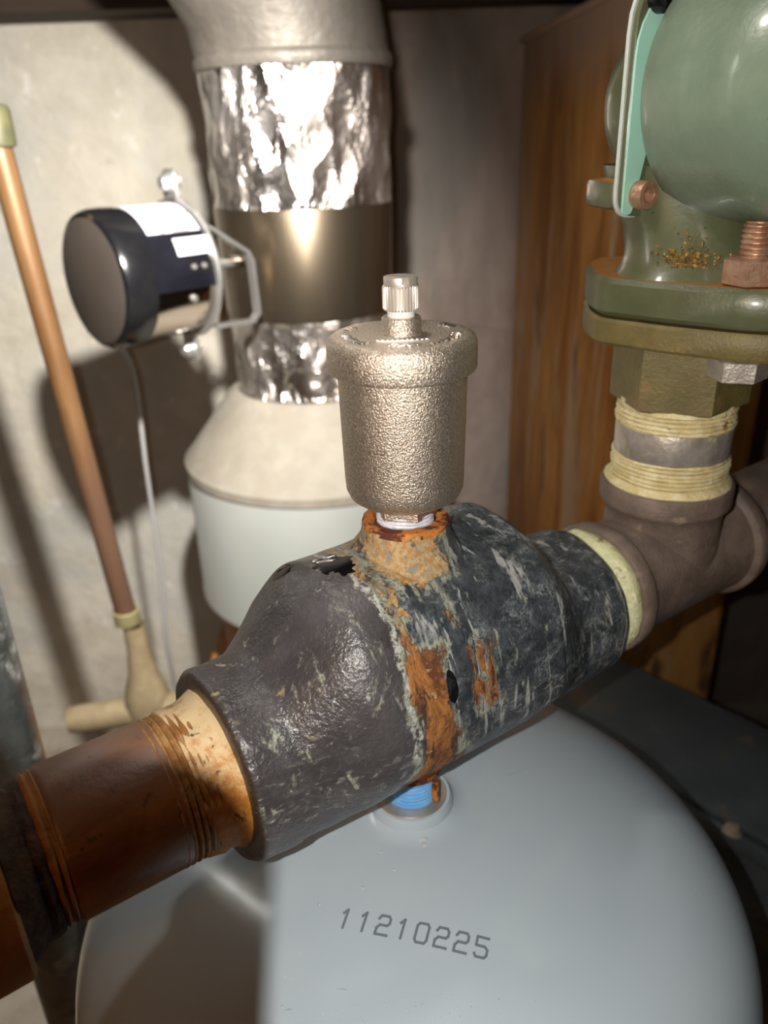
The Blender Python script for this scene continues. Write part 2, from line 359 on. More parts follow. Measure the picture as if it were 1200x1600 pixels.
def box(c, size, axes=None, bev=0.0):
    bm = bmesh.new(); bmesh.ops.create_cube(bm, size=1.0)
    for v in bm.verts: v.co = Vector((v.co.x*size[0], v.co.y*size[1], v.co.z*size[2]))
    if bev: bmesh.ops.bevel(bm, geom=bm.edges[:], offset=bev, segments=2, affect='EDGES', profile=.5)
    A = axes or (Vector((1, 0, 0)), Vector((0, 1, 0)), Vector((0, 0, 1))); bm.verts.index_update()
    V = [Vector(c)+A[0]*v.co.x+A[1]*v.co.y+A[2]*v.co.z for v in bm.verts]; Fc = [tuple(v.index for v in f.verts) for f in bm.faces]; bm.free()
    return V, Fc
def tube(pts, r, seg=16, cap=True):
    pts = [Vector(p) for p in pts]; V = []; Fc = []; u = None
    for i, p in enumerate(pts):
        t = (pts[min(i+1, len(pts)-1)]-pts[max(i-1, 0)]).normalized()
        if u is None: u, v, _ = frame(t)
        else: u = (u - t*u.dot(t)).normalized(); v = t.cross(u)
        rr = r[i] if isinstance(r, (list, tuple)) else r
        for k in range(seg):
            a = 2*pi*k/seg; V.append(p+(u*cos(a)+v*sin(a))*rr)
    for i in range(len(pts)-1):
        for k in range(seg):
            k2 = (k+1) % seg; Fc.append((i*seg+k, i*seg+k2, (i+1)*seg+k2, (i+1)*seg+k))
    if cap: Fc.append(tuple(range(seg))[::-1]); Fc.append(tuple((len(pts)-1)*seg+k for k in range(seg)))
    return V, Fc
def spline(pts, n=8):
    P = [Vector(p) for p in pts]; out = []
    for i in range(len(P)-1):
        a, b, c, d = P[max(i-1, 0)], P[i], P[i+1], P[min(i+2, len(P)-1)]
        for k in range(n):
            t = k/n; out.append(.5*((2*b)+(c-a)*t+(2*a-5*b+4*c-d)*t*t+(3*b-a-3*c+d)*t**3))
    out.append(P[-1]); return out
def polyprism(outline, z0, z1, loc=(0, 0, 0), axes=None, bev=1.0):
    """outline (x,y) extruded along third axis with bevelled rims"""
    A = axes or (Vector((1, 0, 0)), Vector((0, 1, 0)), Vector((0, 0, 1))); L = Vector(loc)
    cx = sum(p[0] for p in outline)/len(outline); cy = sum(p[1] for p in outline)/len(outline)
    def ins(p, d):
        v = Vector((p[0]-cx, p[1]-cy)); l = v.length; v = v*((l-d)/l) if l else v; return (cx+v.x, cy+v.y)
    n = len(outline); V = []; Fc = []
    for (z, d) in ((z0, bev), (z0+bev, 0), (z1-bev, 0), (z1, bev)):
        for p in outline:
            q = ins(p, d); V.append(L+A[0]*q[0]+A[1]*q[1]+A[2]*z)
    for i in range(3):
        for k in range(n):
            k2 = (k+1) % n; Fc.append((i*n+k, i*n+k2, (i+1)*n+k2, (i+1)*n+k))
    Fc.append(tuple(range(n))[::-1]); Fc.append(tuple(3*n+k for k in range(n))); return V, Fc
def rounded(pts, r, seg=5):
    out = []; n = len(pts)
    for i in range(n):
        a, b, c = Vector(pts[i-1]), Vector(pts[i]), Vector(pts[(i+1) % n]); rr = r[i] if isinstance(r, (list, tuple)) else r
        p = b+(a-b).normalized()*rr; q = b+(c-b).normalized()*rr
        for k in range(seg+1):
            t = k/seg; out.append(tuple(p*(1-t)**2+b*2*t*(1-t)+q*t*t))
    return out
def threads(r, h0, h1, pitch=2.2, depth=1.3):
    p = []; h = h0
    while h < h1-pitch*.5:
        p += [(r-depth, h), (r, h+pitch*.4), (r, h+pitch*.6)]; h += pitch
    return p+[(r-depth, h)]
def smst(a, b, x):
    t = min(1, max(0, (x-a)/(b-a))); return t*t*(3-2*t)
def lump(v, s, amp): return noise.noise(Vector(v)*s)*amp

AZ = radians(34.9); D = Vector((cos(AZ), sin(AZ), 0)); N = Vector((-sin(AZ), cos(AZ), 0)); Z = Vector((0, 0, 1))
def al_(s, n=0, z=0): return D*s+N*n+Z*z

# ------------------------------------------------------------------ setting
FL = -836
def struct(name, vf, mat, **k): return obj(name, vf, mat, kind='structure', **k)
struct('floor', box((0, -300, FL-20), (2900, 2700, 40)), FLOORM)
struct('wall_back', box((-710, 1020, -180), (1380, 40, 1320)), CONCRETE)
struct('wall_back_right', box((685, 1020, -180), (1410, 40, 1320)), GRIME)
struct('wall_left', box((-1420, -300, -180), (40, 2700, 1320)), ROOM)
struct('wall_right', box((1370, -300, -180), (40, 2700, 1320)), ROOM)
struct('wall_front', box((0, -1670, -180), (2900, 40, 1320)), ROOM)
struct('ceiling', box((0, -300, 450), (2900, 2700, 20)), TIMBER)

# ------------------------------------------------------------------ rust panel (cabinet) and timber above
t = root('steel_cabinet', 'tall rust streaked brown steel cabinet in the corner behind the green pump', 'cabinet', (290, 760, FL))
obj('side_panel', box((290, 760, (FL+300)/2), (150, 480, 300-FL), (Vector((.9988, .0494, 0)), Vector((-.0494, .9988, 0)), Z), 3), RUSTP, t)
obj('top_rim', box((288, 760, 303), (158, 488, 8), (Vector((.9988, .0494, 0)), Vector((-.0494, .9988, 0)), Z), 2), RUSTP, t)
t = root('ceiling_joist', 'dark timber beam running along the top of the back wall', 'beam', (0, 960, 330))
obj('timber', box((0, 950, 393), (2800, 90, 104), None, 3), TIMBER, t)
t = root('ceiling_joist', 'dark timber beam overhead crossing toward the pump corner', 'beam', (520, 300, 340))
obj('timber', box((420, 200, 393), (80, 1400, 90), None, 3), TIMBER, t)

# ------------------------------------------------------------------ expansion tank
t = root('expansion_tank', 'large glossy blue grey domed tank hanging under the black pipe casting, number printed on top', 'tank', (0, 0, -430))
RT, HD, ZT, NN = 145, 70, -64, 2.3
prof = [(16, -58.5), (17, -60), (17.5, -62.5)]
for i in range(3, 61):
    a = pi/2*i/60; r = RT*sin(a)**(2/NN)
    if r > 20: prof.append((r, ZT-HD+HD*max(0, cos(a))**(2/NN)))
prof += [(RT, -200), (RT, -300), (RT-4, -340)] + [(RT*cos(a)*.98, -345-65*sin(a)) for a in [pi/2*k/12 for k in range(1, 12)]] + [(1, -410)]
prof = [(11, -62), (11, -58.5)] + prof
shell = obj('shell', lathe(prof, seg=128), TANK, t)
obj('thread_tape', lathe([(9, -64)]+threads(10.6, -62, -41, 1.8, .5)+[(9, -41)], seg=48), BLUET, t)
obj('nozzle_collar', lathe([(10.5, -58), (14.5, -58), (15.5, -59.5), (15.5, -62), (11, -63)], seg=48), STEELN, t, label='grey metal collar around the blue tape')
def domez(x, y):
    r = min(hypot(x, y)/RT, 1); return ZT-HD+HD*(1-r**NN)**(1/NN)
# printed number
DG = {'1': [[(.25, .78), (.52, 1), (.52, 0)]],
      '2': [[(.05, .80), (.2, 1), (.8, 1), (.95, .85), (.95, .62), (.8, .5), (.25, .5), (.05, .32), (.05, 0), (.98, 0)]],
      '0': [[(.2, 1), (.8, 1), (.95, .85), (.95, .15), (.8, 0), (.2, 0), (.05, .15), (.05, .85), (.2, 1)]],
      '5': [[(.92, 1), (.08, 1), (.08, .56), (.72, .56), (.95, .42), (.95, .15), (.78, 0), (.18, 0), (.05, .14)]]}
V = []; Fc = []
bx = Vector((-29.6, -54.2)); bd = (Vector((23.4, -67.4))-bx); cell = bd.length/7.75; bd.normalize(); up = Vector((-bd.y, bd.x)); up = (up+bd*.08)
HT, WD, SW = 6.9, 4.7, .92
for k, ch in enumerate('11210225'):
    for st in DG[ch]:
        P = [bx + bd*(k*cell+p[0]*WD) + up*(p[1]*HT) for p in st]
        for a, b in zip(P[:-1], P[1:]):
            dr = (b-a); ln = dr.length; dr.normalize(); nr = Vector((-dr.y, dr.x))*SW/2; a2 = a-dr*SW*.4; b2 = b+dr*SW*.4
            m = max(1, int(ln/1.0))
            for i in range(m):
                q0 = a2+(b2-a2)*(i/m); q1 = a2+(b2-a2)*((i+1)/m); o = len(V)
                for q in (q0-nr, q1-nr, q1+nr, q0+nr): V.append(Vector((q.x, q.y, domez(q.x, q.y)+.12)))
                for q in (q0-nr, q1-nr, q1+nr, q0+nr): V.append(Vector((q.x, q.y, domez(q.x, q.y)-.1)))
                Fc += [(o, o+1, o+2, o+3), (o, o+4, o+5, o+1), (o+2, o+6, o+7, o+3)]
obj('printed_number', (V, Fc), INK, t, smooth=0, label='grey printed number 11210225')
# droplets
rd = random.Random(3); parts = []
def drop(x, y, r):
    z = domez(x, y); return lathe([(r, 0), (r*.85, r*.3), (r*.5, r*.5), (.01, r*.56)], (x, y, z-.05), (0, 0, 1), 10)
for _ in range(90):
    x = rd.gauss(2, 28); y = rd.uniform(-98, -78)
    if hypot(x, y) < 135: parts.append(drop(x, y, rd.uniform(.18, .42)))
for x, y in ((-47, -78), (-13, -25), (-8, -33), (-36, -45), (-20, -40)): parts.append(drop(x, y, .7))
for x, y in ((2.5, -19.5), (4.6, -19.6), (4.0, -22.4)): parts.append(drop(x, y, 1.1))
obj('water_droplets', join(*parts), WATER, t, kind='stuff')

# ------------------------------------------------------------------ air separator casting (local axis D)
SA = root('air_separator', 'weathered black cast iron air scoop with rust and white streaks between two pipes', 'pipe fitting', (0, 0, 0), rotz=AZ)
def scoop():
    V = []; Fc = []; S = []; s = -81.0
    SEG = 112
    ss = [-81, -81, -80.6, -79.5, -78.2] + [-77+i*1.55 for i in range(106)] + [88.0, 89.2, 89.8, 90]
    rings = []
    for s in ss:
        kl = smst(-69, -36, s); kr = 1-smst(38, 66, s); k = kl*kr
        ends = 0.0
        if s <= -78.2: ends = {-81: 2.4, -80.6: 1.2, -79.5: .35, -78.2: 0}[s]
        if s >= 88: ends = {88.0: .3, 89.2: .9, 89.8: 1.7, 90: 2.6}[s]
        flare = 0.0
        if s < -66: flare = .6
        tz = 33 + 25*k + flare - ends; bz = 33 + 1.0*k + flare - ends; w = 33 + 9.5*k + flare - ends
        rings.append((s, tz, bz, w, k))
    first = True
    for i, (s, tz, bz, w, k) in enumerate(rings):
        for j in range(SEG):
            a = 2*pi*j/SEG; c, sn = cos(a), sin(a)
            e = 1-.16*k*(sn > 0)
            we = w if sn >= 0 else (w-9.5*k)+9.5*k*(1-min(1, -sn*1.25))**1.1; y = we*math.copysign(abs(c)**e, c); z = (tz if sn > 0 else bz)*math.copysign(abs(sn)**e, sn)
            p = Vector((s, y, z)); 
            nz = lump(p, .045, 1.3)+lump(p, .13, .45)
            f = 1+nz/max(20, p.yz.length)
            V.append(al_(s, y*f, z*f))
    n = len(rings)
    for i in range(n-1):
        for j in range(SEG):
            j2 = (j+1) % SEG; Fc.append((i*SEG+j, i*SEG+j2, (i+1)*SEG+j2, (i+1)*SEG+j))
    # annular end faces into the bores
    for (ri, s, sg) in ((0, -81, 1), (n-1, 90, -1)):
        o = len(V)
        for r, ds in ((25.5, 0), (24.2, 1.2*sg), (23.5, 8*sg)):
            for j in range(SEG):
                a = 2*pi*j/SEG; V.append(al_(s+ds, r*cos(a), r*sin(a)))
        for j in range(SEG):
            j2 = (j+1) % SEG
            Fc.append((ri*SEG+j, ri*SEG+j2, o+j2, o+j)); Fc.append((o+j, o+j2, o+SEG+j2, o+SEG+j)); Fc.append((o+SEG+j, o+SEG+j2, o+2*SEG+j2, o+2*SEG+j))
    return V, Fc
obj('casting', scoop(), CAST, SA, smooth=50)
jit = lambda i, t, r, h: noise.noise(Vector((cos(t)*3, sin(t)*3, h*.2)))*.5 if r > 9 else 0
obj('top_boss', lathe([(22, 54), (18.4, 58.5), (16.4, 61.5), (15.5, 64.5), (15.0, 67), (14.3, 68), (11.5, 68), (11, 66), (11, 62)], seg=64, jit=jit), CAST, SA)
OB = simple('orange_rust', (.46, .14, .02), (.60, .24, .05), .85, scale=160, bscale=400, bdist=.0010, c3=(.11, .026, .012), s3=150, t3=(.50, .58)).m
obj('rusty_rim', lathe([(15.25, 66.0), (15.2, 67.3), (14.4, 68.3), (11.2, 68.4), (10.8, 67)], seg=64, jit=lambda i, t, r, h: noise.noise(Vector((cos(t)*4, sin(t)*4, i)))*.8), OB, SA, label='bright orange rusty rim')
obj('bottom_boss', lathe([(17, -28), (15, -36), (13.6, -40), (13.2, -43), (12.2, -44), (10.4, -44), (10.4, -41)], seg=56, jit=jit), OB, SA, label='rusty orange bottom boss')
obj('rust_drip', lathe([(.05, -55), (1.3, -54), (1.7, -51), (1.5, -47), (1.2, -44)], (9.5, -9.5, 0), seg=10), OB, SA)

# ------------------------------------------------------------------ automatic air vent
AV = root('air_vent', 'nickel plated float air vent with knurled cap standing on top of the black casting', 'valve', (0, 0, 68))
obj('base_nut', join(prism(6, 11.2, 70, 76.5, (0, 0, 0), (0, 0, 1), .35)), NICKEL, AV)
obj('thread_tape', lathe([(8, 64)]+threads(10.0, 66, 71.5, 1.4, .6)+[(8, 72)], seg=40, jit=lambda i, t, r, h: noise.noise(Vector((cos(t)*3, sin(t)*3, i*.7)))*.5), TEFLON, AV, label='shreds of white thread tape')
obj('body', lathe([(9, 75.2), (13, 75.4), (16.5, 76.2), (18.9, 78.0), (19.9, 80.4), (20.15, 84), (20.9, 118), (20.9, 121)], seg=96), NICKEL, AV)
obj('cap', lathe([(20.5, 121.2), (22.9, 120.6), (23.7, 121.1), (24.0, 122.2), (23.9, 129.5), (23.3, 131.0), (22.2, 131.7), (20, 131.9), (6, 132.0), (.01, 132.0)], seg=96), NICKEL, AV)
obj('neck', lathe([(6.9, 131.7), (6.35, 132.6), (6.2, 136.8), (5.8, 137.3), (4, 137.3)], seg=48), NICKEL, AV)
obj('sealing_ring', lathe([(4, 136.9), (4.3, 137.2), (4.4, 138), (4.2, 138.2), (4.4, 138.6), (4.4, 139.6), (4, 140)], seg=40), WHITEP, AV, label='white plastic ring under the knob')
KN = []
nk = 34
def knob():
    V = []; Fc = []; rows = [(4.2, 139.4, 0), (5.3, 139.4, 0), (5.75, 140.0, .5), (5.75, 146.2, .5), (5.45, 146.8, 0), (4.9, 147.0, 0)]
    for r, h, kd in rows:
        for k in range(nk*4):
            a = 2*pi*k/(nk*4); rr = r-(kd if k % 4 in (0, 1) else 0); V.append(Vector((rr*cos(a), rr*sin(a), h)))
    n = nk*4
    for i in range(len(rows)-1):
        for k in range(n):
            k2 = (k+1) % n; Fc.append((i*n+k, i*n+k2, (i+1)*n+k2, (i+1)*n+k))
    return V, Fc
kb = obj('knob', knob(), KNURL, AV, smooth=20)
def half_cyl(r, z0, z1, a0, a1):
    out = [(r*cos(a0+(a1-a0)*k/20), r*sin(a0+(a1-a0)*k/20)) for k in range(21)]
    return polyprism(out, z0, z1, bev=.15)
obj('knob_top', join(half_cyl(5.3, 146.6, 149.4, radians(-62), radians(170)), half_cyl(5.3, 146.6, 149.4, radians(196), radians(272)), lathe(caps([(5.2, 146.2), (5.2, 147.6)]), seg=32)), KNURL, kb)
# raised but illegible marks round the cap
V = []; Fc = []; rd = random.Random(11); parts = []
def mark(r, ang, w, h):
    a = radians(ang); e = Vector((cos(a), sin(a), 0)); tng = Vector((-sin(a), cos(a), 0))
    return box(e*r+Z*132.15, (h, w, .5), (e, tng, Z), .1)
for a0, a1 in ((188, 232), (300, 350), (256, 288), (150, 166), (22, 38)):
    a = a0
    while a < a1:
        parts.append(mark(17.6+rd.uniform(-.3, .3), a, rd.uniform(.7, 1.3), rd.uniform(1.6, 3.0)))
        if rd.random() < .5: parts.append(mark(17.4+rd.choice((-1.2, 1.2)), a+1.5, 1.5, .55))
        a += rd.uniform(4.2, 6)
for k in range(11):
    parts.append(box((-7.5+k*1.5, -10.0+rd.uniform(-.3, .3), 132.15), (rd.uniform(.6, 1.3), rd.uniform(1.2, 2.2), .5), None, .1))
parts.append(box((0, -11.7, 132.15), (15, .5, .4), None, .1))
obj('raised_marks', join(*parts), EMBOSS, AV, label='ring of small raised cast marks', kind='stuff')

# ------------------------------------------------------------------ left pipe run
PN = root('pipe_nipple', 'short rust brown threaded pipe entering the near left end of the black casting', 'pipe', al_(-110), rotz=AZ)
obj('pipe', lathe([(22.8, -133.5), (23.6, -132.6), (24.1, -131.5), (24.15, -100), (24.0, -98.5)], (0, 0, 0), D, 72), BROWN, PN)
obj('thread', lathe(threads(24.3, -101.5, -83, 2.1, .9)+[(23, -79)], (0, 0, 0), D, 72), THREAD, PN, label='rusty golden thread grooves at the casting end')
obj('thread', lathe([(21.5, -137.5), (22.6, -137), (23.4, -136), (22.4, -135.2), (22.6, -134.6), (23.7, -133.8), (22.8, -132.9)], (0, 0, 0), D, 72), RUSTF, PN, label='rusty thread ridges at the far left end')
def sealj(i, t, r, h):
    if i < 4: return -4 if i == 0 else noise.noise(Vector((cos(t)*3.2, sin(t)*3.2, h*.10)))*1.7 + noise.noise(Vector((cos(t)*6, sin(t)*6, h*.5)))*.35
    return noise.noise(Vector((cos(t)*2.2, sin(t)*2.2, h*.13)))*.8 + noise.noise(Vector((cos(t)*9, sin(t)*9, h*.5)))*.35
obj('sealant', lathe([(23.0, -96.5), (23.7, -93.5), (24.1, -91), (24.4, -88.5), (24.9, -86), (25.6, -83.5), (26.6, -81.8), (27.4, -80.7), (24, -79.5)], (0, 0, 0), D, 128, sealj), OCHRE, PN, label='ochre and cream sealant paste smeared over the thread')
LF = root('pipe_elbow', 'rusty brown pipe fitting at the left edge of the picture', 'pipe fitting', al_(-150), rotz=AZ)
obj('body', lathe([(24.5, -147), (28.0, -147.4), (29.2, -148.6), (29.4, -164), (29.2, -166), (27.5, -168), (27.0, -190), (27, -520), (.01, -520)], (0, 0, -3.5), D, 72), RUSTF, LF)
obj('collar', lathe([(20.5, -136.5), (22.6, -137.2), (23.6, -139), (23.0, -141), (24.8, -143), (26.2, -145), (27.4, -147.6), (25, -148.5)], (0, 0, -1), D, 96, lambda i, t, r, h: noise.noise(Vector((cos(t)*5, sin(t)*5, i)))*1.4), CRUST, LF, label='dark crusty ring at the mouth of the fitting')
GP = root('galvanised_pipe', 'dull galvanised upright pipe behind the brown pipe at the left edge', 'pipe', (-231, 110, FL))
obj('pipe', tube([(-231, 110, FL), (-231, 110, 60), (-231, 110, 380)], 21, 32), GALV, GP)
obj('floor_flange', lathe([(21, FL+14), (26, FL+14), (27, FL+8), (44, FL+7), (45, FL), (20, FL)], (-231, 110, 0), seg=32), GALV, GP)

# ------------------------------------------------------------------ right pipe run : close nipple, tee
CN = root('close_nipple', 'short pipe joint thick with pale yellow paste at the far right end of the casting', 'pipe', al_(96), rotz=AZ)
obj('pipe', lathe(threads(23.6, 86, 112, 2.2, 1.0), (0, 0, 0), D, 64), DARKTH, CN)
def pastej(i, t, r, h):
    return noise.noise(Vector((cos(t)*2.5, sin(t)*2.5, h*.15)))*1.3+noise.noise(Vector((cos(t)*8, sin(t)*8, h*.6)))*.5
obj('sealant', lathe([(23, 94.5), (24.5, 95), (27.2, 97), (28.6, 99.5), (29.0, 102), (28.2, 104.2), (27, 105.5)], (0, 0, 0), D, 96, pastej), PALEPASTE, CN, label='pale yellow green paste ring')
TE = root('pipe_tee', 'dusty black iron tee with a raised collar carrying the green pump fittings', 'pipe fitting', al_(150), rotz=AZ)
def teebody():
    b = lathe([(24, 103.5), (29.6, 104), (30.4, 105), (30.4, 110.5), (29.6, 112), (27.8, 113.5), (27.2, 118), (27, 150), (27, 184), (27.6, 187.5), (30, 189), (30.6, 190), (30.6, 196), (29.8, 197), (24, 197)], (0, 0, 0), D, 72)
    c = al_(150); v = lathe([(26.5, -5), (26.2, 26), (26.8, 30.5), (28.3, 32.5), (29.2, 33.6), (29.4, 34.5), (29.4, 41.5), (28.8, 42.8), (27.8, 43.2), (25, 41.5), (24.5, 38)], (c.x, c.y, 0), Z, 72)
    return join(b, v)
obj('body', teebody(), TEEM, TE)
RR = root('run_pipe', 'brown pipe leaving the tee toward the right edge of the picture', 'pipe', al_(230), rotz=AZ)
obj('pipe', lathe([(24.2, 196), (24.2, 420)], (0, 0, 0), D, 56), TEEM, RR)
obj('sealant', lathe([(24, 194.5), (27.5, 195.5), (27.6, 198), (25.5, 200), (24, 202)], (0, 0, 0), D, 72, pastej), PASTE, RR, label='cream paste ring at the tee')
BXY = al_(150)
VN = root('vertical_nipple', 'upright paste smeared steel pipe joint between the tee and the green flange', 'pipe', (BXY.x, BXY.y, 40))
obj('pipe', lathe([(24.6, 56), (25.0, 57), (25.1, 70), (24.7, 71)], (BXY.x, BXY.y, 0), Z, 72), STEELN, VN)
def ringj(i, t, r, h):
    return noise.noise(Vector((cos(t)*1.6, sin(t)*1.6, h*1.3)))*.7+noise.noise(Vector((cos(t)*6, sin(t)*6, h*.8)))*.35
pr = [(26, 40), (27.5, 42), (27.8, 43.6), (26.6, 45), (25.6, 46)] + threads(25.6, 46, 57, 1.9, .7)
obj('sealant', lathe(pr, (BXY.x, BXY.y, 0), Z, 96, ringj), PASTE, VN, label='cream and yellow thread paste above the tee')
obj('sealant', lathe(threads(25.6, 70.5, 78, 1.9, .8)+[(25.6, 79), (24.8, 83)], (BXY.x, BXY.y, 0), Z, 96, ringj), PASTE, VN, label='cream thread paste below the hex')

# ------------------------------------------------------------------ pump flanges, bolt, pump
FO = [(-41, 7), (-40.5, -9), (-20, -29), (4, -47), (17, -52), (28, -49), (36, -34), (41, -7), (40.5, 9), (20, 29), (-4, 47), (-17, 52), (-28, 49), (-36, 34)]
FO = rounded(FO, 5, 3)
PF = root('companion_flange', 'olive painted hexagonal pipe flange under the green pump', 'flange', (BXY.x, BXY.y, 80))
obj('hexagon', prism(6, 29, 80, 108.5, (BXY.x, BXY.y, 0), Z, radians(8), 1.6), OLIVE, PF)
obj('plate', polyprism(FO, 108, 118.6, (BXY.x, BXY.y, 0), None, 1.2), OLIVE, PF)
FB = root('flange_bolt', 'rusty hex bolt with two nuts clamping the pump flange at the right edge', 'bolt', (131, 50, 100))
bxy = (131, 50, 0)
obj('head', prism(6, 11.3, 99, 107.8, bxy, Z, .2, 1.2), BOLTG, FB, label='grey hexagonal bolt head')
obj('shank', lathe([(2, 107)]+threads(5.7, 107, 156, 1.9, .8)+[(4.9, 157), (.01, 157)], bxy, Z, 32), BOLTM, FB)
obj('nut', prism(6, 10.8, 134.6, 144.5, bxy, Z, .45, 1.2), BOLTM, FB)
CP = root('circulator_pump', 'green enamelled circulator pump with a pale lit edge painted on its faceplate at top right', 'pump', (BXY.x, BXY.y, 119))
pf = obj('flange', polyprism(FO, 119.6, 134.5, (BXY.x, BXY.y, 0), None, 2.0), GREEN, CP)
M_ = Vector((.5, -.866, 0)); E_ = Vector((.866, .5, 0)); PC = Vector((124, 99, 197))
def neck():
    V = []; Fc = []; n = 48
    for z, r, ox, oy, sq in ((133, 33, 0, 0, 0), (137, 29.5, 0, 0, 0), (142, 28, 0, 1, 0), (152, 28, 0, 6, 0), (163, 32, -1, 14, 0), (175, 34, -1, 18, 0)):
        for k in range(n):
            a = 2*pi*k/n; V.append(Vector((BXY.x+ox+r*cos(a), BXY.y+oy+r*sin(a)*.92, z)))
    for i in range(5):
        for k in range(n):
            k2 = (k+1) % n; Fc.append((i*n+k, i*n+k2, (i+1)*n+k2, (i+1)*n+k))
    return V, Fc
obj('neck', neck(), GREEN, CP)
vc = PC-M_*4
rd = random.Random(5); fl = []
for _ in range(260):
    a = radians(rd.gauss(-24, 11)); h = 137.5+abs(rd.gauss(0, 6)); rr = 28.6 if h < 152 else 29.5; q = rd.uniform(.35, 1.1)
    c = Vector((BXY.x+rr*sin(a), BXY.y+1-(h-137)*.0+(max(0, h-142))*.35-rr*.93*cos(a), h))
    ax = Vector((rd.gauss(0, 1), rd.gauss(0, 1), rd.gauss(0, 1))).normalized()
    fl.append(lathe([(.01, -q*.5), (q, 0), (.01, q*.5)], c, ax, 5))
obj('rust_patch', join(*fl), GLITTER, CP, smooth=0, kind='stuff', label='glittering rusty scale on the neck')
obj('volute', lathe([(.01, -32), (24, -30), (29, -26), (33, -18), (34, -10), (34, -2), (32, 2), (.01, 2)], vc+E_*5, M_, 72), GREEN, CP)
sq = rounded([(-43, -40), (43, -40), (43, 43), (-43, 43)], [9, 9, 22, 22], 6)
ax3 = (E_, Z, M_)
obj('gasket', polyprism(rounded([(-43.6, -40.6), (43.6, -40.6), (43.6, 43.6), (-43.6, 43.6)], [9, 9, 22, 22], 6), -2.2, -.6, PC, ax3, .2), GASKET, CP, label='thin light and dark gasket edge')
obj('faceplate', polyprism(sq, -.4, 2.0, PC, ax3, .3), GREEN, CP)
obj('lit_mint_strip', polyprism(rounded([(-42.9, -39), (-38.0, -39.3), (-29, 0), (-16, 30), (-6, 42.8), (-24, 42.8), (-42.9, 26)], [2, 2, 6, 6, 1, 12, 12], 4), 1.8, 2.8, PC, ax3, .2), LITMINT, CP, label='torch light on the faceplate edge, painted as a pale mint strip')  # brightly lit part of the faceplate, shaped and coloured as a raised strip
sc = []
for ex, ez in ((-35, -32), (-34, 33), (35, -32), (35, 35)):
    c = PC+E_*ex+Z*ez
    s_ = obj('socket_screw', lathe([(.01, 1), (5.2, 1.5), (5.4, 7.2), (4.9, 8.2), (3.0, 8.3), (2.7, 7.8), (2.7, 5.2), (.01, 5.0)], c, M_, 28), BOLTM if ez < 0 else BLACKP, CP, label='brassy socket screw' if (ex < 0 and ez < 0) else None)
obj('motor', lathe([(.01, 3), (37, 4), (41, 5), (44.5, 9), (46, 17), (46.3, 28), (46.3, 40), (46.9, 42), (46.9, 60), (46, 62), (46, 110), (40, 118), (30, 122), (.01, 123)], PC+Z*3, M_, 96), MOTORG, CP)
obj('lug', box((92, 93, 165), (20, 24, 11), (Vector((.98, .2, 0)), Vector((-.2, .98, 0)), Z), 2.5), GREEN, CP)
obj('rusty_lug', box((158, 78, 152), (16, 14, 12), None, 2.0), BOLTM, CP, label='rust brown lug at the pump neck')

# ------------------------------------------------------------------ flue
FX, FY = -78, 608
def foil(r0, r1, z0, z1, amp, seed, n=150, m=44):
    V = []; Fc = []
    for i in range(m+1):
        z = z0+(z1-z0)*i/m; r = r0+(r1-r0)*i/m; e = smst(0, .08, i/m)*smst(1, .92, i/m)
        for k in range(n):
            a = 2*pi*k/n; p = Vector((cos(a)*r, sin(a)*r, z*.62+seed))
            d = noise.cell(p*.03)*0 + (abs(noise.noise(p*.022))*-1.4 + noise.noise(p*.05)*.6 + abs(noise.noise(p*.1))*-.5)*amp*(.25+.75*e)
            V.append(Vector((FX+(r+d)*cos(a), FY+(r+d)*sin(a), z)))
    for i in range(m):
        for k in range(n):
            k2 = (k+1) % n; Fc.append((i*n+k, i*n+k2, (i+1)*n+k2, (i+1)*n+k))
    return V, Fc
t = root('flue_elbow', 'dusty galvanised flue elbow bending left at the top of the flue', 'duct', (FX, FY, 256))
def gores():
    V = []; Fc = []; n = 64; Rb = 150; dirv = Vector((-.80, -.60, 0)).normalized(); side = Z.cross(dirv)
    angs = [0, 26, 52, 78, 90]; rings = []
    cen = Vector((FX, FY, 256))+dirv*Rb
    pts = []
    rings.append((Vector((FX, FY, 250)), Vector((0, 0, 1)), 0))
    for a in (0, 22.5, 45): rings.append((cen+(-dirv*cos(radians(a))+Z*sin(radians(a)))*Rb, None, a))
    e45 = cen+(-dirv*cos(radians(45))+Z*sin(radians(45)))*Rb; rings.append((e45+(dirv+Z)*190, None, 45))
    for c, _, a in rings:
        # exact mitre: sheared rings in plane of bend radius
        rad = -dirv*cos(radians(a))+Z*sin(radians(a))
        for k in range(n):
            th = 2*pi*k/n; V.append(c+rad*cos(th)*90.5+side*sin(th)*90.5)
    for i in range(len(rings)-1):
        for k in range(n):
            k2 = (k+1) % n; Fc.append((i*n+k, i*n+k2, (i+1)*n+k2, (i+1)*n+k))
    return V, Fc
obj('gored_bend', gores(), DUCT, t, smooth=25)
obj('seam_ring', lathe([(89.5, 247), (92.5, 248), (93.5, 252), (93.5, 256), (91, 260), (89, 261)], (FX, FY, 0), seg=96), DUCT, t)
t = root('flue_pipe', 'crinkled shiny foil wrapped flue pipe above the dark band', 'duct', (FX, FY, 130))
obj('foil_wrap', foil(89, 90.5, 131.8, 250, 3.2, 40), FOIL, t, smooth=30)
t = root('flue_damper', 'round black and chrome damper motor bracketed to the dark band of the flue', 'damper', (FX, FY, 30))
obj('band', lathe([(84, 131), (88.4, 131.4), (89, 130), (86.5, 32), (86, 29), (82, 29)], (FX, FY, 0), seg=96), BAND, t, label='plain dark brushed metal band round the flue')
A_ = Vector((-.707, -.707, 0)); AS = Vector((.707, -.707, 0)); AC = Vector((FX, FY, 86))
pc = AC+A_*148
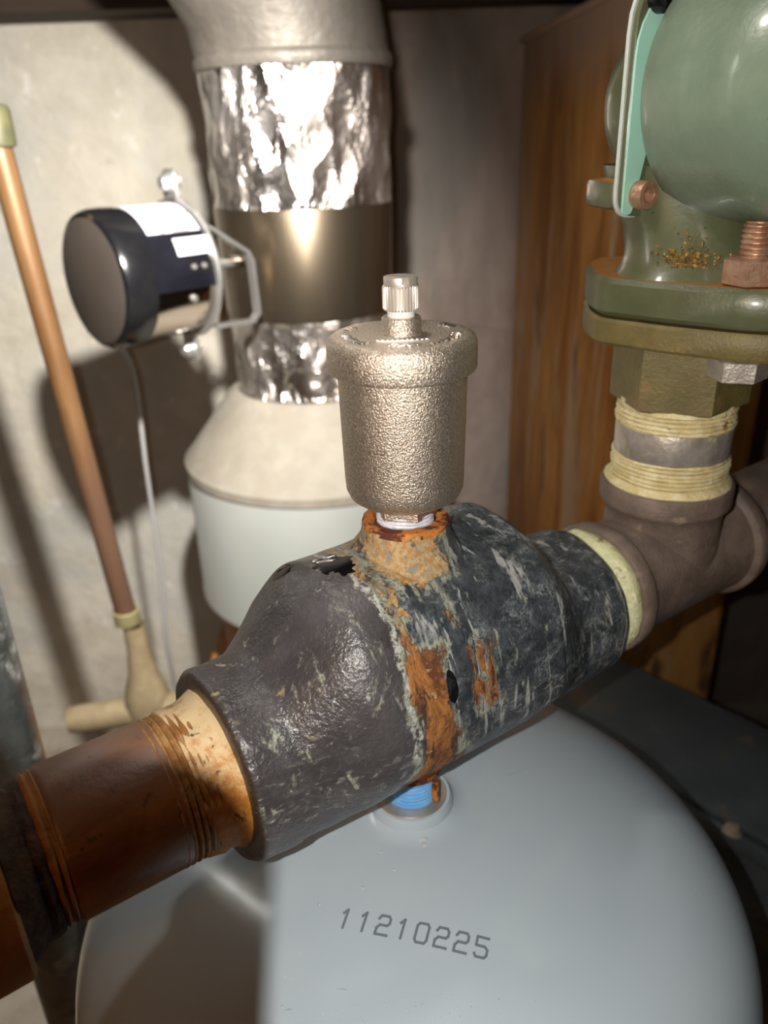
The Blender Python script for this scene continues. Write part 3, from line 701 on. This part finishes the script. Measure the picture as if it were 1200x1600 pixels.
def disc_outline(r, n=40): return [(r*cos(2*pi*k/n), r*sin(2*pi*k/n)) for k in range(n)]
axA = (AS, Z, A_)
pl = obj('mounting_plate', join(polyprism(disc_outline(61), 0, 3.5, pc, axA, .6), polyprism(rounded([(-11, 56), (11, 56), (10, 84), (-10, 84)], 7, 4), 0, 3.5, pc, axA, .6), polyprism(rounded([(-11, -84), (11, -84), (11, -56), (-11, -56)], 7, 4), 0, 3.5, pc, axA, .6)), ZINC, t)
for ez in (73, -73):
    obj('screw', lathe([(.01, 12), (5, 11.5), (7.5, 8), (7.8, 3), (6, -6), (.01, -6)], pc+Z*ez, A_, 24), ZINC, pl)
mo = obj('motor_can', lathe([(55, 2), (55.5, 4), (55.5, 70), (54, 71)], pc, A_, 72), CHROME, t, label='polished lower can of the damper motor')
obj('end_cap', lathe([(55.6, 60), (57.2, 61), (57.6, 70), (57, 82), (55, 86.5), (51, 88)], pc, A_, 72), BLACKP, t)
obj('end_face', lathe([(51.2, 87.8), (50, 88.4), (.01, 88.4)], pc, A_, 72), GREYP, t, label='dull grey round end face')
def wrap(r, h0, h1, a0, a1, th=.6, n=24):
    # patch on the cylinder; angle 0 = AS (towards camera right side), 90 = up
    V = []; Fc = []
    for i, (hh) in enumerate((h0, h1)):
        for rr in (r, r+th):
            for k in range(n+1):
                a = radians(a0+(a1-a0)*k/n); V.append(pc+A_*hh+(AS*cos(a)+Z*sin(a))*rr)
    w = n+1
    for k in range(n):
        Fc += [(w+k, w+k+1, 3*w+k+1, 3*w+k), (k, k+1, w+k+1, w+k), (2*w+k, 3*w+k, 3*w+k+1, 2*w+k+1)]
    Fc += [(0, w, 3*w, 2*w), (n, 2*w+n, 3*w+n, w+n)]
    return V, Fc
obj('dark_sleeve', wrap(55.7, 4, 61, -9, 150), NAVY, t, label='black label sleeve')
def label_mat():
    m = Mat('printed_label', (.50, .49, .53), .35); P = m.co((1, 1, 1)); x, y, z = m.xyz(P)
    w = m.math('SINE', m.mul(z, 1500.0)); ln = m.mul(m.sm(w, .0, .5), m.sm(m.noise(m.co((1, 1, 0.02)), 75, 2), .48, .54))
    m.set('Base Color', m.mix(m.mul(ln, .75), (.50, .49, .53), (.13, .12, .14))); return m.m
lb = obj('rating_label', wrap(56.4, 6, 56, 40, 96, .4), label_mat(), t, label='white label with tiny grey printing')
obj('small_label', wrap(56.4, 3.8, 36, 19, 34, .4), label_mat(), t, label='small white label strip')
obj('terminal_window', wrap(56.4, 5, 30, 3, 15, .2), BLACKP, t)
for h in (14, 24): obj('terminal_pin', lathe([(.01, 58.4), (2.2, 58.2), (2.6, 56.5), (.01, 56)], pc+A_*h, AS*cos(radians(9))+Z*sin(radians(9)), 12), ZINC, t)
obj('rivet', lathe([(.01, 58.6), (2.6, 58), (3.4, 56), (3, 55)], pc+A_*26, AS*cos(radians(-18))-Z*sin(radians(18)), 16), ZINC, t)
b0 = AC+A_*90
for sgn, nm in ((1, 'front'), (-1, 'rear')):
    off = AS*44*sgn if sgn > 0 else AS*-44
    pts = [pc+off*.85+Z*40-A_*0, pc+off*.85+Z*36-A_*8, b0+off*.8+Z*12+A_*12, b0+off*.8+Z*4+A_*8, b0+off*.8-Z*44+A_*6, b0+off*.8-Z*50+A_*12, pc+off*.85-Z*48-A_*2]
    def strip(pts, w, th):
        V = []; Fc = []
        for i, p in enumerate(pts):
            tg = (pts[min(i+1, len(pts)-1)]-pts[max(i-1, 0)]).normalized(); nn = tg.cross(AS).normalized()
            for a, b in ((-1, -1), (1, -1), (1, 1), (-1, 1)): V.append(p+AS*a*w/2+nn*b*th/2)
        for i in range(len(pts)-1):
            for k in range(4):
                k2 = (k+1) % 4; Fc.append((i*4+k, i*4+k2, i*4+4+k2, i*4+4+k))
        Fc += [(3, 2, 1, 0), tuple(len(pts)*4-4+k for k in range(4))]
        return V, Fc
    obj('bracket', strip(pts, 9, 3), ZINC, t, smooth=30)
obj('shaft', tube([pc, AC+A_*80], 5, 16), ZINC, t)
t = root('foil_collar', 'crinkled shiny foil wrapped flue pipe between the dark band and the cone', 'duct', (FX, FY, -55))
obj('foil_wrap', foil(84, 85.5, -51.5, 28.5, 4.0, 300), FOIL, t, smooth=30)
t = root('draft_hood', 'white enamelled draft hood drum with dusty sloping cone under the foil flue', 'hood', (FX, FY, -380))
obj('cone', lathe([(84, -52), (88, -52), (96, -58), (147, -124), (151, -128), (151, -137), (148, -138)], (FX, FY, 0), seg=96), CONE, t, label='dusty beige sloping cone')
obj('drum', lathe([(148, -136), (149.5, -138), (149.5, -284), (150.5, -286), (150.5, -291), (148, -292), (110, -292)], (FX, FY, 0), seg=96), DRUM, t)
obj('lower_collar', lathe([(132, -288), (132, -411.5)], (FX, FY, 0), seg=64), RUSTF, t, label='rust brown collar under the drum')
t = root('boiler', 'rust brown boiler casing under the draft hood', 'boiler', (FX, FY, FL))
obj('casing', box((FX+60, FY+40, (FL-420)/2), (420, 380, -420-FL), None, 6), RUSTF, t)
obj('top_cover', box((FX+60, FY+40, -416), (436, 396, 10), None, 2), RUSTF, t)

# ------------------------------------------------------------------ rod, wire, tub, floor bits, phone
t = root('copper_pipe', 'thin tarnished copper pipe standing against the whitewashed wall at left', 'pipe', (-268, 450, FL))
def L(z): return Vector((-304+(197-z)*.066, 450, z))
obj('pipe', tube([L(205), L(0), L(-240)], 10.5, 24), ROD, t)
obj('coupling', lathe([(10.5, -4), (14, -3), (14.6, 0), (14.6, 22), (13, 26), (10.5, 27)], L(194), (0, 0, 1), 24), VERD, t)
obj('valve_handle', lathe(caps([(6, 20), (7, 22), (7, 36), (5, 38)]), L(194), (0, 0, 1), 16), BLACKP, t)
obj('joint', lathe([(10.6, -8), (13, -7), (13.2, 7), (10.6, 8)], L(-248), (0, 0, 1), 24), BRASS, t)
obj('flared_fitting', lathe([(11, -258), (11.5, -290), (15, -318), (22, -340), (24, -352), (22, -380), (20, FL)], (L(-300).x+2, 450, 0), Z, 32), BEIGE, t)
obj('cross_pipe', tube([L(-360)+Vector((40, -2, 0)), L(-375)+Vector((-75, -2, 0)), L(-376)+Vector((-90, -2, 0))], [15, 16, 14], 24), BEIGE, t, label='beige horizontal branch at its foot')
wp = spline([(-266, 470, 40), (-272, 590, -20), (-277, 600, -151), (-281, 602, -280), (-288, 600, -400), (-290, 640, -600), (-282, 700, FL)], 8)
obj('control_cable', tube(wp, 2.6, 10), WIRE, None, ('thin grey cable hanging from the damper motor down the wall', 'cable'), loc=(-282, 700, FL))
t = root('storage_tub', 'dark blue grey storage tub low at right behind the domed tank', 'tub', (330, 300, FL))
tb = (Vector((.67, -.742, 0)), Vector((.742, .67, 0)), Z); tc = Vector((256, 222, 0))
zt = -282
obj('lid', box(tc+Z*(zt-4)+tb[1]*30, (420, 120, 8), tb, 3), TUBM, t)
obj('wall_panel', box(tc+Z*((zt-8+FL)/2)+tb[1]*34, (396, 96, zt-8-FL), tb, 5), TUBM, t)
obj('rim', box(tc+Z*(zt-14)-tb[1]*33, (424, 8, 16), tb, 3), TUBM, t, label='brown dusty rim')
obj('pebble', lathe([(.01, 6), (5, 4.5), (7, 0), (.01, -1)], tc+Z*(zt-6)-tb[1]*34+tb[0]*20, Z, 14, lambda i, t, r, h: noise.noise(Vector((cos(t), sin(t), i)))*1.2), STONE, None, ('small pale stone chip lying on the rim of the dark tub', 'stone'), loc=tc+Z*zt)
def stone(name, c, sz, lab, seed):
    bm = bmesh.new(); bmesh.ops.create_icosphere(bm, subdivisions=3, radius=1)
    V = []
    for v in bm.verts:
        p = v.co.normalized(); f = 1+noise.noise(p*1.3+Vector((seed, 0, 0)))*.3; V.append(Vector((c[0]+p.x*sz[0]*f, c[1]+p.y*sz[1]*f, c[2]+p.z*sz[2]*f)))
    Fc = [tuple(v.index for v in f.verts) for f in bm.faces]; bm.free()
    obj(name, (V, Fc), STONE, None, (lab, 'stone'), loc=c)
stone('wall_stone', (-470, 960, FL+35), (90, 40, 45), 'beige foundation stone at the foot of the wall beside the copper pipe', 2)
stone('wall_stone', (-330, 950, FL+30), (70, 40, 40), 'smaller pale stone at the foot of the wall beside the hood', 9)
# the photographer's phone, just behind the lens
t = root('smartphone', 'dark smartphone with an added flash blocking plate, held at the viewpoint, outside the picture', 'phone', CAM-F_*9)
pb = CAM-F_*10-R_*25-U_*63
obj('body', box(pb, (74, 150, 8), (R_, U_, -F_), 3), PHONE, t)
go = CAM - F_*0
obj('flash_blocker', join(polyprism(rounded([(-55, -60), (-20.6, -60), (-20.6, -4.8), (-55, -2.5)], [4, 4, 3, 4], 6), 19, 22.5, go, (R_, U_, F_), .3), box(CAM-R_*42-U_*36+F_*6.5, (9, 9, 27), (R_, U_, F_), 2)), PHONE, t)  # plate on a stem, added to keep the flash off the lower left
